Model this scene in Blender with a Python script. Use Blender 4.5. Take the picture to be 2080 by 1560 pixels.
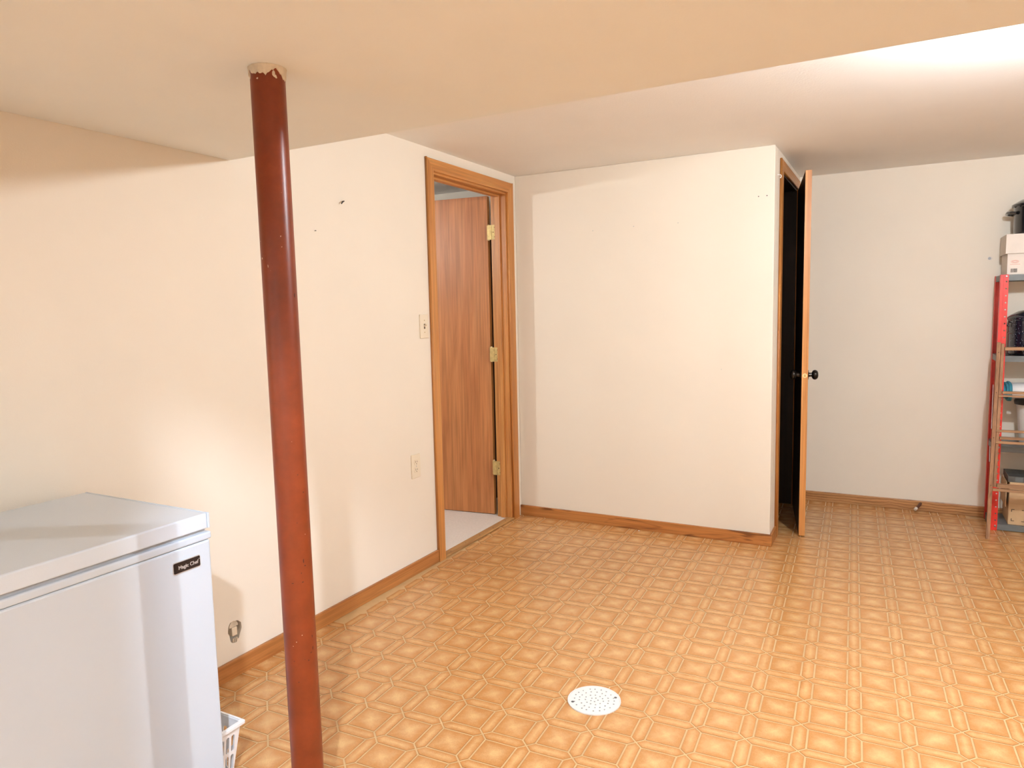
import bpy, bmesh, math, random
from mathutils import Vector, Matrix

random.seed(7)
S = bpy.context.scene
C = S.collection
for o in list(bpy.data.objects):
    bpy.data.objects.remove(o)

# ------------------------------------------------------------------ camera
F_PX, YAW, PITCH, ROLL = 1445.08, -0.492377, -0.100350, -0.021638
CAM = Vector((2.0837, 0.0, 1.2982))
fw = Vector((math.sin(YAW) * math.cos(PITCH), math.cos(YAW) * math.cos(PITCH), math.sin(PITCH)))
r0 = Vector((math.cos(YAW), -math.sin(YAW), 0))
u0 = r0.cross(fw)
rt = r0 * math.cos(ROLL) + u0 * math.sin(ROLL)
up = -r0 * math.sin(ROLL) + u0 * math.cos(ROLL)
cd = bpy.data.cameras.new('camera')
cam = bpy.data.objects.new('camera', cd)
C.objects.link(cam)
cd.sensor_width = 36.0
cd.sensor_fit = 'HORIZONTAL'
cd.lens = 36.0 * F_PX / 2080.0
cd.clip_start = 0.02
cam.matrix_world = Matrix(((rt.x, up.x, -fw.x, CAM.x), (rt.y, up.y, -fw.y, CAM.y),
                           (rt.z, up.z, -fw.z, CAM.z), (0, 0, 0, 1)))
S.camera = cam


def project(P):
    d = Vector(P) - CAM
    z = d.dot(fw)
    if z < 0.05:
        return None
    return (1040 + F_PX * d.dot(rt) / z, 780 - F_PX * d.dot(up) / z, z)


# ------------------------------------------------------------------ world, light levels, exposure
w = bpy.data.worlds.new('world')
S.world = w
w.use_nodes = True
w.node_tree.nodes['Background'].inputs[0].default_value = (1.0, 0.95, 0.88, 1)
w.node_tree.nodes['Background'].inputs[1].default_value = 0.05
BULB_FAR = ((2.62, 2.34, 1.995), 2130.0, (0.90, 0.99, 1.07))      # bulb on the ceiling beyond the soffit
BULB_SIDE = ((-1.32, 2.26, 1.90), 800.0, (0.92, 0.99, 1.05))        # bulb in the room behind the left door
BULB_NEAR = ((1.95, -0.19, 2.055), 3850.0, (0.86, 1.0, 1.20))     # bulb on the ceiling behind the camera
BULB_R = 0.030
S.view_settings.view_transform = 'Standard'
S.view_settings.look = 'None'
S.view_settings.gamma = 1.0
S.view_settings.use_curve_mapping = False
S.view_settings.exposure = 0.62

# ------------------------------------------------------------------ helpers


def tag(o, label=None, cat=None, group=None, kind=None):
    if label:
        o['label'] = label
    if cat:
        o['category'] = cat
    if group:
        o['group'] = group
    if kind:
        o['kind'] = kind
    return o


def empty(name, loc=(0, 0, 0)):
    o = bpy.data.objects.new(name, None)
    o.empty_display_size = 0.05
    o.location = loc
    C.objects.link(o)
    return o


def link(name, me, mat=None, parent=None, smooth=False, M=None):
    """link mesh given in world coordinates (or via M); children keep world placement"""
    if mat is not None:
        me.materials.clear()
        me.materials.append(mat)
    if smooth:
        for p in me.polygons:
            p.use_smooth = True
    o = bpy.data.objects.new(name, me)
    C.objects.link(o)
    if parent is not None:
        o.parent = parent
        pw = world_of(parent)
        o.matrix_parent_inverse = pw.inverted()
    if M is not None:
        o.matrix_basis = M
    return o


def world_of(o):
    m = Matrix.LocRotScale(o.location, o.rotation_euler, o.scale)
    if o.parent:
        return world_of(o.parent) @ o.matrix_parent_inverse @ m
    return m


def bm_mesh(name, bm):
    bmesh.ops.recalc_face_normals(bm, faces=bm.faces)
    me = bpy.data.meshes.new(name)
    bm.to_mesh(me)
    bm.free()
    return me


def add_box(bm, a, b, M=None):
    x0, y0, z0 = a
    x1, y1, z1 = b
    vs = [bm.verts.new((x, y, z)) for z in (z0, z1) for y in (y0, y1) for x in (x0, x1)]
    if M is not None:
        for v in vs:
            v.co = M @ v.co
    for f in ((0, 2, 3, 1), (4, 5, 7, 6), (0, 1, 5, 4), (2, 6, 7, 3), (0, 4, 6, 2), (1, 3, 7, 5)):
        bm.faces.new([vs[i] for i in f])
    return vs


def box(name, a, b, mat, parent=None, bev=0.0, seg=2, M=None, smooth=False):
    bm = bmesh.new()
    add_box(bm, a, b, M)
    if bev > 0:
        bmesh.ops.bevel(bm, geom=bm.edges[:], offset=bev, segments=seg, profile=0.5, affect='EDGES')
    return link(name, bm_mesh(name, bm), mat, parent, smooth)


def boxes(name, lst, mat, parent=None, bev=0.0):
    bm = bmesh.new()
    for a, b in lst:
        add_box(bm, a, b)
    if bev > 0:
        bmesh.ops.bevel(bm, geom=bm.edges[:], offset=bev, segments=1, profile=0.5, affect='EDGES')
    return link(name, bm_mesh(name, bm), mat, parent)


def lathe_bm(bm, prof, n=32, M=None, cap=True):
    rings = []
    for r, z in prof:
        rings.append([bm.verts.new((r * math.cos(2 * math.pi * i / n), r * math.sin(2 * math.pi * i / n), z)) for i in range(n)])
    for a, b in zip(rings[:-1], rings[1:]):
        for i in range(n):
            bm.faces.new((a[i], a[(i + 1) % n], b[(i + 1) % n], b[i]))
    if cap:
        bm.faces.new(rings[0][::-1])
        bm.faces.new(rings[-1])
    if M is not None:
        for rg in rings:
            for v in rg:
                v.co = M @ v.co


def lathe(name, prof, mat, parent=None, n=32, M=None, cap=True, smooth=True):
    bm = bmesh.new()
    lathe_bm(bm, prof, n, M, cap)
    o = link(name, bm_mesh(name, bm), mat, parent)
    if smooth:
        smooth_angle(o.data)
    return o


def smooth_angle(me, ang=0.7):
    for p in me.polygons:
        p.use_smooth = True
    try:
        me.set_sharp_from_angle(angle=ang)
    except Exception:
        pass


def tube(name, pts, rad, mat, parent=None, n=8):
    """tube along a polyline"""
    pts = [Vector(p) for p in pts]
    bm = bmesh.new()
    rings = []
    prev = None
    for i, p in enumerate(pts):
        t = (pts[min(i + 1, len(pts) - 1)] - pts[max(i - 1, 0)]).normalized()
        a = prev if prev is not None else (Vector((0, 0, 1)) if abs(t.z) < 0.9 else Vector((1, 0, 0)))
        a = (a - t * a.dot(t)).normalized()
        prev = a
        b = t.cross(a)
        rings.append([bm.verts.new(p + (a * math.cos(2 * math.pi * k / n) + b * math.sin(2 * math.pi * k / n)) * rad) for k in range(n)])
    for a, b in zip(rings[:-1], rings[1:]):
        for k in range(n):
            bm.faces.new((a[k], a[(k + 1) % n], b[(k + 1) % n], b[k]))
    bm.faces.new(rings[0][::-1])
    bm.faces.new(rings[-1])
    o = link(name, bm_mesh(name, bm), mat, parent)
    smooth_angle(o.data)
    return o


def frame(origin, ux, uy):
    """matrix with local x->ux, local y->uy, local z->ux x uy"""
    ux = Vector(ux).normalized()
    uy = Vector(uy).normalized()
    uz = ux.cross(uy)
    o = Vector(origin)
    return Matrix(((ux.x, uy.x, uz.x, o.x), (ux.y, uy.y, uz.y, o.y), (ux.z, uy.z, uz.z, o.z), (0, 0, 0, 1)))


def curve_mesh(cu):
    o = bpy.data.objects.new('tmp', cu)
    C.objects.link(o)
    dg = bpy.context.evaluated_depsgraph_get()
    dg.update()
    me = bpy.data.meshes.new_from_object(o.evaluated_get(dg))
    bpy.data.objects.remove(o)
    return me


def plate(name, loops, depth, M, mat, parent=None, smooth=False, bev=0.0):
    """flat plate with holes: loops of 2-D points, thickness `depth` centred on local z=0"""
    cu = bpy.data.curves.new('tmp', 'CURVE')
    cu.dimensions = '2D'
    cu.fill_mode = 'BOTH'
    cu.extrude = max(depth / 2 - bev, 1e-5)
    cu.bevel_depth = bev
    cu.bevel_resolution = 1
    for lp in loops:
        s = cu.splines.new('POLY')
        s.points.add(len(lp) - 1)
        for q, p in zip(s.points, lp):
            q.co = (p[0], p[1], 0, 1)
        s.use_cyclic_u = True
    me = curve_mesh(cu)
    me.name = name
    me.transform(M)
    return link(name, me, mat, parent, smooth)


def text(name, body, size, M, mat, parent, bold=0.0, extrude=0.0003, align='CENTER'):
    cu = bpy.data.curves.new('tmp', 'FONT')
    cu.body = body
    cu.size = size
    cu.align_x = align
    cu.align_y = 'CENTER'
    cu.extrude = extrude
    cu.offset = bold
    me = curve_mesh(cu)
    me.name = name
    me.transform(M)
    return link(name, me, mat, parent)


def circle(cx, cy, r, n=24, ry=None):
    ry = ry or r
    return [(cx + r * math.cos(2 * math.pi * i / n), cy + ry * math.sin(2 * math.pi * i / n)) for i in range(n)]


def rect(x0, y0, x1, y1):
    return [(x0, y0), (x1, y0), (x1, y1), (x0, y1)]


def rrect(x0, y0, x1, y1, r, n=5):
    out = []
    for cx, cy, a0 in ((x1 - r, y1 - r, 0), (x0 + r, y1 - r, 90), (x0 + r, y0 + r, 180), (x1 - r, y0 + r, 270)):
        for i in range(n + 1):
            a = math.radians(a0 + 90 * i / n)
            out.append((cx + r * math.cos(a), cy + r * math.sin(a)))
    return out


# ------------------------------------------------------------------ materials
def newmat(name):
    m = bpy.data.materials.new(name)
    m.use_nodes = True
    nt = m.node_tree
    return m, nt, nt.nodes['Principled BSDF']


def N(nt, t, **kw):
    n = nt.nodes.new(t)
    for k, v in kw.items():
        setattr(n, k, v)
    return n


def set_in(n, **kw):
    for k, v in kw.items():
        n.inputs[k.replace('_', ' ')].default_value = v


def c4(c):
    return (c[0], c[1], c[2], 1)


def ramp(nt, stops):
    r = N(nt, 'ShaderNodeValToRGB')
    e = r.color_ramp.elements
    e[0].position, e[0].color = stops[0][0], c4(stops[0][1])
    e[1].position, e[1].color = stops[-1][0], c4(stops[-1][1])
    for p, c in stops[1:-1]:
        x = e.new(p)
        x.color = c4(c)
    return r


def plain(name, col, rough=0.5, metal=0.0, var=0.04, scale=12.0, bump=0.0, bscale=60.0, coat=0.0, spec=0.5):
    m, nt, b = newmat(name)
    tc = N(nt, 'ShaderNodeTexCoord')
    no = N(nt, 'ShaderNodeTexNoise')
    set_in(no, Scale=scale, Detail=4.0)
    nt.links.new(tc.outputs['Object'], no.inputs['Vector'])
    r = ramp(nt, [(0.3, [c * (1 - var) for c in col]), (0.7, [min(1, c * (1 + var)) for c in col])])
    nt.links.new(no.outputs['Fac'], r.inputs['Fac'])
    nt.links.new(r.outputs['Color'], b.inputs['Base Color'])
    set_in(b, Roughness=rough, Metallic=metal)
    b.inputs['Specular IOR Level'].default_value = spec
    b.inputs['Coat Weight'].default_value = coat
    b.inputs['Coat Roughness'].default_value = 0.08
    if bump > 0:
        n2 = N(nt, 'ShaderNodeTexNoise')
        set_in(n2, Scale=bscale, Detail=3.0)
        nt.links.new(tc.outputs['Object'], n2.inputs['Vector'])
        bp = N(nt, 'ShaderNodeBump')
        set_in(bp, Strength=bump, Distance=0.002)
        nt.links.new(n2.outputs['Fac'], bp.inputs['Height'])
        nt.links.new(bp.outputs['Normal'], b.inputs['Normal'])
    return m


def wood(name, light, mid, dark, axis='z', across=16.0, along=0.9, rough=0.38, knots=0.0, fine=0.25, coat=0.0, seed=0.0, lines=0.0, tilt=0.0):
    m, nt, b = newmat(name)
    tc = N(nt, 'ShaderNodeTexCoord')
    mp = N(nt, 'ShaderNodeMapping')
    sc = {'x': (along, across, across), 'y': (across, along, across), 'z': (across, across, along)}[axis]
    mp.inputs['Scale'].default_value = sc
    mp.vector_type = 'TEXTURE' if tilt else 'POINT'
    if tilt:
        mp.inputs['Scale'].default_value = tuple(1.0 / v for v in sc)
        mp.inputs['Rotation'].default_value = (0, tilt, 0)
    mp.inputs['Location'].default_value = (seed, seed * 1.7, seed * 0.3)
    nt.links.new(tc.outputs['Object'], mp.inputs['Vector'])
    no = N(nt, 'ShaderNodeTexNoise')
    set_in(no, Scale=1.3, Detail=5.0, Roughness=0.6, Distortion=0.9)
    nt.links.new(mp.outputs['Vector'], no.inputs['Vector'])
    r = ramp(nt, [(0.28, dark), (0.5, mid), (0.72, light)])
    nt.links.new(no.outputs['Fac'], r.inputs['Fac'])
    col = r.outputs['Color']
    mp2 = N(nt, 'ShaderNodeMapping')
    mp2.inputs['Scale'].default_value = tuple(s * (9 if s == across else 2.5) for s in sc)
    nt.links.new(tc.outputs['Object'], mp2.inputs['Vector'])
    n2 = N(nt, 'ShaderNodeTexNoise')
    set_in(n2, Scale=1.0, Detail=2.0)
    nt.links.new(mp2.outputs['Vector'], n2.inputs['Vector'])
    r2 = ramp(nt, [(0.35, (1 - fine,) * 3), (0.65, (1 + 0.0,) * 3)])
    nt.links.new(n2.outputs['Fac'], r2.inputs['Fac'])
    mx = N(nt, 'ShaderNodeMix', data_type='RGBA', blend_type='MULTIPLY')
    mx.inputs[0].default_value = 1.0
    nt.links.new(col, mx.inputs[6])
    nt.links.new(r2.outputs['Color'], mx.inputs[7])
    col = mx.outputs[2]
    if lines > 0:
        wv = N(nt, 'ShaderNodeTexWave', wave_type='BANDS', bands_direction='Z')
        set_in(wv, Scale=lines, Distortion=5.0, Detail=3.0)
        wv.inputs['Detail Scale'].default_value = 0.6
        mp4 = N(nt, 'ShaderNodeMapping')
        mp4.inputs['Scale'].default_value = (0.9, 0.9, 1.0)
        nt.links.new(tc.outputs['Object'], mp4.inputs['Vector'])
        nt.links.new(mp4.outputs['Vector'], wv.inputs['Vector'])
        r4 = ramp(nt, [(0.0, [d / max(1e-4, l) for d, l in zip(dark, light)]), (0.35, (1, 1, 1))])
        nt.links.new(wv.outputs['Fac'], r4.inputs['Fac'])
        m4 = N(nt, 'ShaderNodeMix', data_type='RGBA', blend_type='MULTIPLY')
        m4.inputs[0].default_value = 0.75
        nt.links.new(col, m4.inputs[6])
        nt.links.new(r4.outputs['Color'], m4.inputs[7])
        col = m4.outputs[2]
    if knots > 0:
        mp3 = N(nt, 'ShaderNodeMapping')
        mp3.inputs['Scale'].default_value = {'x': (2.2, 14, 14), 'y': (14, 2.2, 14), 'z': (14, 14, 2.2)}[axis]
        mp3.inputs['Location'].default_value = (seed + 3.1, 0.4, 1.3)
        nt.links.new(tc.outputs['Object'], mp3.inputs['Vector'])
        n3 = N(nt, 'ShaderNodeTexNoise')
        set_in(n3, Scale=1.0, Detail=2.0, Distortion=1.6)
        nt.links.new(mp3.outputs['Vector'], n3.inputs['Vector'])
        r3 = ramp(nt, [(0.56, (0, 0, 0)), (0.64, (knots,) * 3)])
        nt.links.new(n3.outputs['Fac'], r3.inputs['Fac'])
        m3 = N(nt, 'ShaderNodeMix', data_type='RGBA', blend_type='MIX')
        nt.links.new(r3.outputs['Color'], m3.inputs[0])
        nt.links.new(col, m3.inputs[6])
        m3.inputs[7].default_value = c4([d * 0.45 for d in dark])
        col = m3.outputs[2]
    nt.links.new(col, b.inputs['Base Color'])
    set_in(b, Roughness=rough)
    b.inputs['Coat Weight'].default_value = coat
    bp = N(nt, 'ShaderNodeBump')
    set_in(bp, Strength=0.12, Distance=0.001)
    nt.links.new(n2.outputs['Fac'], bp.inputs['Height'])
    nt.links.new(bp.outputs['Normal'], b.inputs['Normal'])
    return m


WALLC = (0.82, 0.735, 0.62)
m_wall = plain('cream wall paint', WALLC, 0.62, var=0.012, scale=3.0, bump=0.10, bscale=220, spec=0.3)
m_ceil = plain('white ceiling paint', (0.88, 0.865, 0.84), 0.75, var=0.012, scale=4.0, bump=0.35, bscale=150, spec=0.25)
m_soffit = plain('cream soffit paint', (0.835, 0.84, 0.81), 0.7, var=0.012, scale=4.0, bump=0.12, bscale=180, spec=0.25)
WD = dict(light=(0.66, 0.30, 0.085), mid=(0.58, 0.235, 0.06), dark=(0.44, 0.15, 0.032))
m_trim_z = wood('stained casing wood upright', axis='z', across=18, **WD)
m_trim_y = wood('stained casing wood lengthwise', axis='y', across=18, **WD)
m_trim_x = wood('stained casing wood crosswise', axis='x', across=18, **WD)
m_base_y = wood('stained baseboard wood', (0.56, 0.24, 0.07), (0.47, 0.18, 0.048), (0.33, 0.105, 0.022), axis='y', across=14, along=0.7, knots=0.35, seed=2.0)
m_base_x = wood('knotty baseboard wood', (0.60, 0.26, 0.075), (0.52, 0.20, 0.052), (0.36, 0.11, 0.025), axis='x', across=14, along=0.7, knots=0.95, seed=5.3)
m_base_far = wood('striped pine baseboard', (0.62, 0.33, 0.13), (0.55, 0.27, 0.10), (0.26, 0.085, 0.022), axis='x', across=9, along=0.5, knots=0.2, seed=9.1, lines=18.0)
m_lauan = wood('lauan door veneer', (0.58, 0.235, 0.080), (0.52, 0.195, 0.062), (0.42, 0.140, 0.042), axis='z', across=8, along=0.9, rough=0.42, fine=0.30, seed=1.2, tilt=0.075)
m_edge = wood('pale door edge wood', (0.74, 0.36, 0.12), (0.66, 0.28, 0.075), (0.5, 0.18, 0.04), axis='z', across=30, along=0.8)
m_darkdoor = wood('stained door veneer with painted shade', (0.045, 0.016, 0.008), (0.035, 0.012, 0.006), (0.02, 0.007, 0.004), axis='z', across=11, rough=0.5)  # dark stain taken near black, with the closet's shade in the colour
m_closet_shade = plain('painted closet shade', (0.022, 0.011, 0.008), 0.8, var=0.2, scale=6)  # near-black colour stands in for the unlit closet interior
m_ladder = wood('weathered ladder wood', (0.50, 0.27, 0.14), (0.40, 0.20, 0.10), (0.24, 0.11, 0.05), axis='z', across=22, rough=0.7, knots=0.3)
m_ladder_x = wood('weathered step wood', (0.54, 0.31, 0.17), (0.44, 0.24, 0.12), (0.24, 0.11, 0.05), axis='x', across=22, rough=0.7, knots=0.3)
m_thresh = wood('worn threshold wood', (0.55, 0.30, 0.11), (0.48, 0.25, 0.09), (0.38, 0.18, 0.06), axis='y', across=18)
m_white = plain('white appliance enamel', (0.56, 0.625, 0.70), 0.22, var=0.008, scale=3, coat=0.4)
m_lidtop = plain('white textured lid', (0.61, 0.665, 0.73), 0.25, var=0.008, scale=5, bump=0.08, bscale=300)
m_gasket = plain('grey lid gasket', (0.42, 0.42, 0.43), 0.6)
m_badge = plain('black badge', (0.012, 0.008, 0.010), 0.25)
m_silver = plain('silver lettering', (0.55, 0.50, 0.47), 0.35, metal=0.3)
m_plastic = plain('white basket plastic', (0.84, 0.82, 0.82), 0.35, var=0.01)
m_plate = plain('ivory plastic plate', (0.80, 0.69, 0.53), 0.35, var=0.01)
m_slot = plain('dark slot', (0.10, 0.06, 0.035), 0.8)
m_brass = plain('worn brass', (0.55, 0.40, 0.16), 0.5, metal=0.45, var=0.2, scale=60)
m_brasspin = plain('bright brass pin', (0.80, 0.64, 0.36), 0.35, metal=0.6)
m_bronze = plain('dark bronze knob', (0.035, 0.028, 0.022), 0.22, metal=0.7, var=0.3, scale=20)
m_steel = plain('dull steel', (0.5, 0.5, 0.5), 0.35, metal=0.8)
m_blackmetal = plain('black metal hook', (0.02, 0.015, 0.012), 0.5)
m_drain = plain('white drain enamel', (0.74, 0.715, 0.68), 0.35, var=0.015, scale=40)
m_drainhole = plain('dark drain pit', (0.05, 0.04, 0.03), 0.9)
m_spread = plain('aged spreader bar', (0.40, 0.31, 0.27), 0.5)
m_red = plain('red painted steel', (0.72, 0.035, 0.022), 0.4, var=0.10, scale=25)
m_grey = plain('grey painted steel', (0.155, 0.165, 0.165), 0.45, var=0.08, scale=20)
m_card = plain('brown cardboard', (0.62, 0.42, 0.24), 0.85, var=0.06, scale=18)
m_cardwhite = plain('white box board', (0.78, 0.70, 0.63), 0.8, var=0.03, scale=15)
m_ink = plain('black print', (0.03, 0.025, 0.02), 0.8)
m_redink = plain('faded red print', (0.70, 0.22, 0.17), 0.8)
m_teal = plain('teal terry cloth', (0.05, 0.25, 0.33), 0.95, var=0.25, scale=60, bump=0.6, bscale=250)
m_cloth = plain('white cloth', (0.80, 0.78, 0.77), 0.95, var=0.02, scale=30, bump=0.3, bscale=250)
m_pot = plain('black pot enamel', (0.012, 0.013, 0.016), 0.18, var=0.3, scale=30, coat=0.5)
m_tray = plain('dark grey tray', (0.10, 0.095, 0.085), 0.5, var=0.3, scale=20)
m_pail = plain('translucent white pail', (0.74, 0.72, 0.68), 0.35, var=0.02)
m_rubber = plain('white rubber tip', (0.75, 0.68, 0.60), 0.6)
m_stopwood = plain('brown door stop wood', (0.10, 0.035, 0.018), 0.5, var=0.2, scale=60)
m_plaster = plain('chipped plaster paint', (0.66, 0.56, 0.43), 0.9, var=0.16, scale=45, bump=0.8, bscale=120)
m_cavity = plain('grey brown wall cavity', (0.26, 0.17, 0.11), 0.9, var=0.25, scale=40)
m_carpet = plain('pale beige carpet', (0.72, 0.62, 0.54), 0.95, var=0.05, scale=80, bump=1.0, bscale=350)
m_porcelain = plain('white porcelain', (0.8, 0.78, 0.74), 0.3)


def speckled():
    m, nt, b = newmat('speckled navy enamel')
    tc = N(nt, 'ShaderNodeTexCoord')
    v = N(nt, 'ShaderNodeTexNoise')
    set_in(v, Scale=150.0, Detail=1.0)
    nt.links.new(tc.outputs['Object'], v.inputs['Vector'])
    r = ramp(nt, [(0.66, (0.009, 0.010, 0.022)), (0.74, (0.45, 0.45, 0.5))])
    nt.links.new(v.outputs['Fac'], r.inputs['Fac'])
    nt.links.new(r.outputs['Color'], b.inputs['Base Color'])
    set_in(b, Roughness=0.2)
    b.inputs['Coat Weight'].default_value = 0.4
    return m


m_speckle = speckled()


def pole_mat():
    m, nt, b = newmat('rust red column paint')
    tc = N(nt, 'ShaderNodeTexCoord')
    n1 = N(nt, 'ShaderNodeTexNoise')
    set_in(n1, Scale=9.0, Detail=6.0, Roughness=0.65)
    nt.links.new(tc.outputs['Object'], n1.inputs['Vector'])
    r = ramp(nt, [(0.3, (0.145, 0.026, 0.006)), (0.55, (0.20, 0.034, 0.008)), (0.8, (0.26, 0.052, 0.013))])
    nt.links.new(n1.outputs['Fac'], r.inputs['Fac'])
    mp = N(nt, 'ShaderNodeMapping')
    mp.inputs['Scale'].default_value = (120, 120, 45)
    nt.links.new(tc.outputs['Object'], mp.inputs['Vector'])
    n2 = N(nt, 'ShaderNodeTexNoise')
    set_in(n2, Scale=1.0, Detail=2.0, Distortion=1.0)
    nt.links.new(mp.outputs['Vector'], n2.inputs['Vector'])
    r2 = ramp(nt, [(0.755, (0, 0, 0)), (0.78, (0.85, 0.85, 0.85))])
    nt.links.new(n2.outputs['Fac'], r2.inputs['Fac'])
    mx = N(nt, 'ShaderNodeMix', data_type='RGBA')
    nt.links.new(r2.outputs['Color'], mx.inputs[0])
    nt.links.new(r.outputs['Color'], mx.inputs[6])
    mx.inputs[7].default_value = (0.07, 0.008, 0.004, 1)
    n3 = N(nt, 'ShaderNodeTexNoise')
    set_in(n3, Scale=150.0, Detail=0.0)
    nt.links.new(tc.outputs['Object'], n3.inputs['Vector'])
    r3 = ramp(nt, [(0.88, (0, 0, 0)), (0.90, (0.8, 0.8, 0.8))])
    nt.links.new(n3.outputs['Fac'], r3.inputs['Fac'])
    m2 = N(nt, 'ShaderNodeMix', data_type='RGBA')
    nt.links.new(r3.outputs['Color'], m2.inputs[0])
    nt.links.new(mx.outputs[2], m2.inputs[6])
    m2.inputs[7].default_value = (0.7, 0.5, 0.4, 1)
    nt.links.new(m2.outputs[2], b.inputs['Base Color'])
    set_in(b, Roughness=0.33)
    b.inputs['Specular IOR Level'].default_value = 0.38
    bp = N(nt, 'ShaderNodeBump')
    set_in(bp, Strength=0.12, Distance=0.002)
    nt.links.new(n1.outputs['Fac'], bp.inputs['Height'])
    nt.links.new(bp.outputs['Normal'], b.inputs['Normal'])
    return m


m_pole = pole_mat()


def tile_mat(name, edge, centre):
    """printed vinyl piece: UV.x runs from 0 at the rim to 1 in the middle"""
    m, nt, b = newmat(name)
    uv = N(nt, 'ShaderNodeUVMap')
    uv.uv_map = 'rim'
    sx = N(nt, 'ShaderNodeSeparateXYZ')
    nt.links.new(uv.outputs['UV'], sx.inputs[0])
    ge = N(nt, 'ShaderNodeNewGeometry')
    no = N(nt, 'ShaderNodeTexNoise')
    set_in(no, Scale=20.0, Detail=6.0, Roughness=0.72)
    nt.links.new(ge.outputs['Position'], no.inputs['Vector'])
    ma = N(nt, 'ShaderNodeMath', operation='MULTIPLY_ADD')
    nt.links.new(no.outputs['Fac'], ma.inputs[0])
    ma.inputs[1].default_value = 1.5
    ma.inputs[2].default_value = -0.75
    ad = N(nt, 'ShaderNodeMath', operation='ADD')
    nt.links.new(sx.outputs['X'], ad.inputs[0])
    nt.links.new(ma.outputs[0], ad.inputs[1])
    r = ramp(nt, [(0.10, edge), (0.5, [(a + c) / 2 for a, c in zip(edge, centre)]), (0.9, centre)])
    nt.links.new(ad.outputs[0], r.inputs['Fac'])
    # fine print stipple
    n2 = N(nt, 'ShaderNodeTexNoise')
    set_in(n2, Scale=420.0, Detail=2.0)
    nt.links.new(ge.outputs['Position'], n2.inputs['Vector'])
    r2 = ramp(nt, [(0.35, (0.90, 0.88, 0.84)), (0.65, (1.06, 1.06, 1.06))])
    nt.links.new(n2.outputs['Fac'], r2.inputs['Fac'])
    mx = N(nt, 'ShaderNodeMix', data_type='RGBA', blend_type='MULTIPLY')
    mx.inputs[0].default_value = 1.0
    nt.links.new(r.outputs['Color'], mx.inputs[6])
    nt.links.new(r2.outputs['Color'], mx.inputs[7])
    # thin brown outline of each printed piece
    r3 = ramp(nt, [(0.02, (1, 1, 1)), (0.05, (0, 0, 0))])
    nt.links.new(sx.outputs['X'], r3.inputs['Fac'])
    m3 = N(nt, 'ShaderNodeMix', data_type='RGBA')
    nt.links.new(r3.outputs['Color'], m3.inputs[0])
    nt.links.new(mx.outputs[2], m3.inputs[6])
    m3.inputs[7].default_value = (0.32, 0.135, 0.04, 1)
    nt.links.new(m3.outputs[2], b.inputs['Base Color'])
    set_in(b, Roughness=0.27)
    bp = N(nt, 'ShaderNodeBump')
    set_in(bp, Strength=0.10, Distance=0.001)
    nt.links.new(n2.outputs['Fac'], bp.inputs['Height'])
    nt.links.new(bp.outputs['Normal'], b.inputs['Normal'])
    return m


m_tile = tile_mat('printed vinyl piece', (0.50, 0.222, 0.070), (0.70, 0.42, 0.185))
m_joint = plain('pale vinyl joint lines', (0.58, 0.375, 0.175), 0.4, var=0.05, scale=30)


def bulb_mat(name, strength, col):
    m, nt, b = newmat(name)
    set_in(b, Roughness=0.4)
    b.inputs['Base Color'].default_value = (0.9, 0.88, 0.84, 1)
    tc = N(nt, 'ShaderNodeTexCoord')
    no = N(nt, 'ShaderNodeTexNoise')
    set_in(no, Scale=2.0)
    nt.links.new(tc.outputs['Object'], no.inputs['Vector'])
    r = ramp(nt, [(0.0, col), (1.0, col)])
    nt.links.new(no.outputs['Fac'], r.inputs['Fac'])
    nt.links.new(r.outputs['Color'], b.inputs['Emission Color'])
    b.inputs['Emission Strength'].default_value = strength
    return m


# ------------------------------------------------------------------ room shell
HC, HS = 2.13, 1.853
YN, YB, YF = -2.0, 3.976, 5.059
XR, XC = 4.4, 1.522
YS0, YS1 = 0.128, 1.8117
OY0, OY1, OZ = 3.066, 3.858, 2.019        # left door opening
st = lambda o: tag(o, kind='structure')

floor = st(box('floor', (-0.02, YN, -0.10), (XR, YF, 0.0), m_joint))
st(box('floor_carpet', (-2.7, 1.4, -0.10), (-0.02, YF, 0.010), m_carpet))

# left wall: door opening and the ragged hole near the floor
hole = []
HY, HZ = 1.708, 0.167
for i in range(26):
    a = 2 * math.pi * i / 26
    rr = 1 + 0.10 * math.sin(3 * a + 0.6) + random.uniform(-0.06, 0.06)
    hole.append((HY + 0.030 * rr * math.cos(a), HZ + 0.041 * rr * math.sin(a)))
wall_out = [(YN, 0), (OY0, 0), (OY0, OZ), (OY1, OZ), (OY1, 0), (YF, 0), (YF, HC), (YN, HC)]
# wall plate lies in (y, z), thickness 0.100, centred at x = -0.050
st(plate('wall_left', [wall_out, hole], 0.100, frame((-0.050, 0, 0), (0, 1, 0), (0, 0, 1)), m_wall))
st(box('wall_back', (0.0, YB, 0), (XC, YB + 0.10, HC), m_wall, bev=0.004))
CY0, CY1, CZ = 4.205, 4.915, 2.032        # closet opening in the closet side wall
st(plate('wall_closet_side', [[(YB + 0.1, 0), (CY0, 0), (CY0, CZ), (CY1, CZ), (CY1, 0), (YF, 0), (YF, HC), (YB + 0.1, HC)]],
         0.10, frame((XC - 0.05, 0, 0), (0, 1, 0), (0, 0, 1)), m_wall))
st(box('wall_far', (-2.7, YF, 0), (XR, YF + 0.1, HC), m_wall))
st(box('wall_right', (XR, YN, 0), (XR + 0.1, YF, HC), m_wall))
st(box('wall_near', (0, YN - 0.1, 0), (XR, YN, HC), m_wall))
st(box('ceiling', (-2.7, YN, HC), (XR, YF, HC + 0.1), m_ceil))
st(box('ceiling_soffit', (0, YS0, HS), (XR, YS1, HC), m_soffit, bev=0.003))
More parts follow.
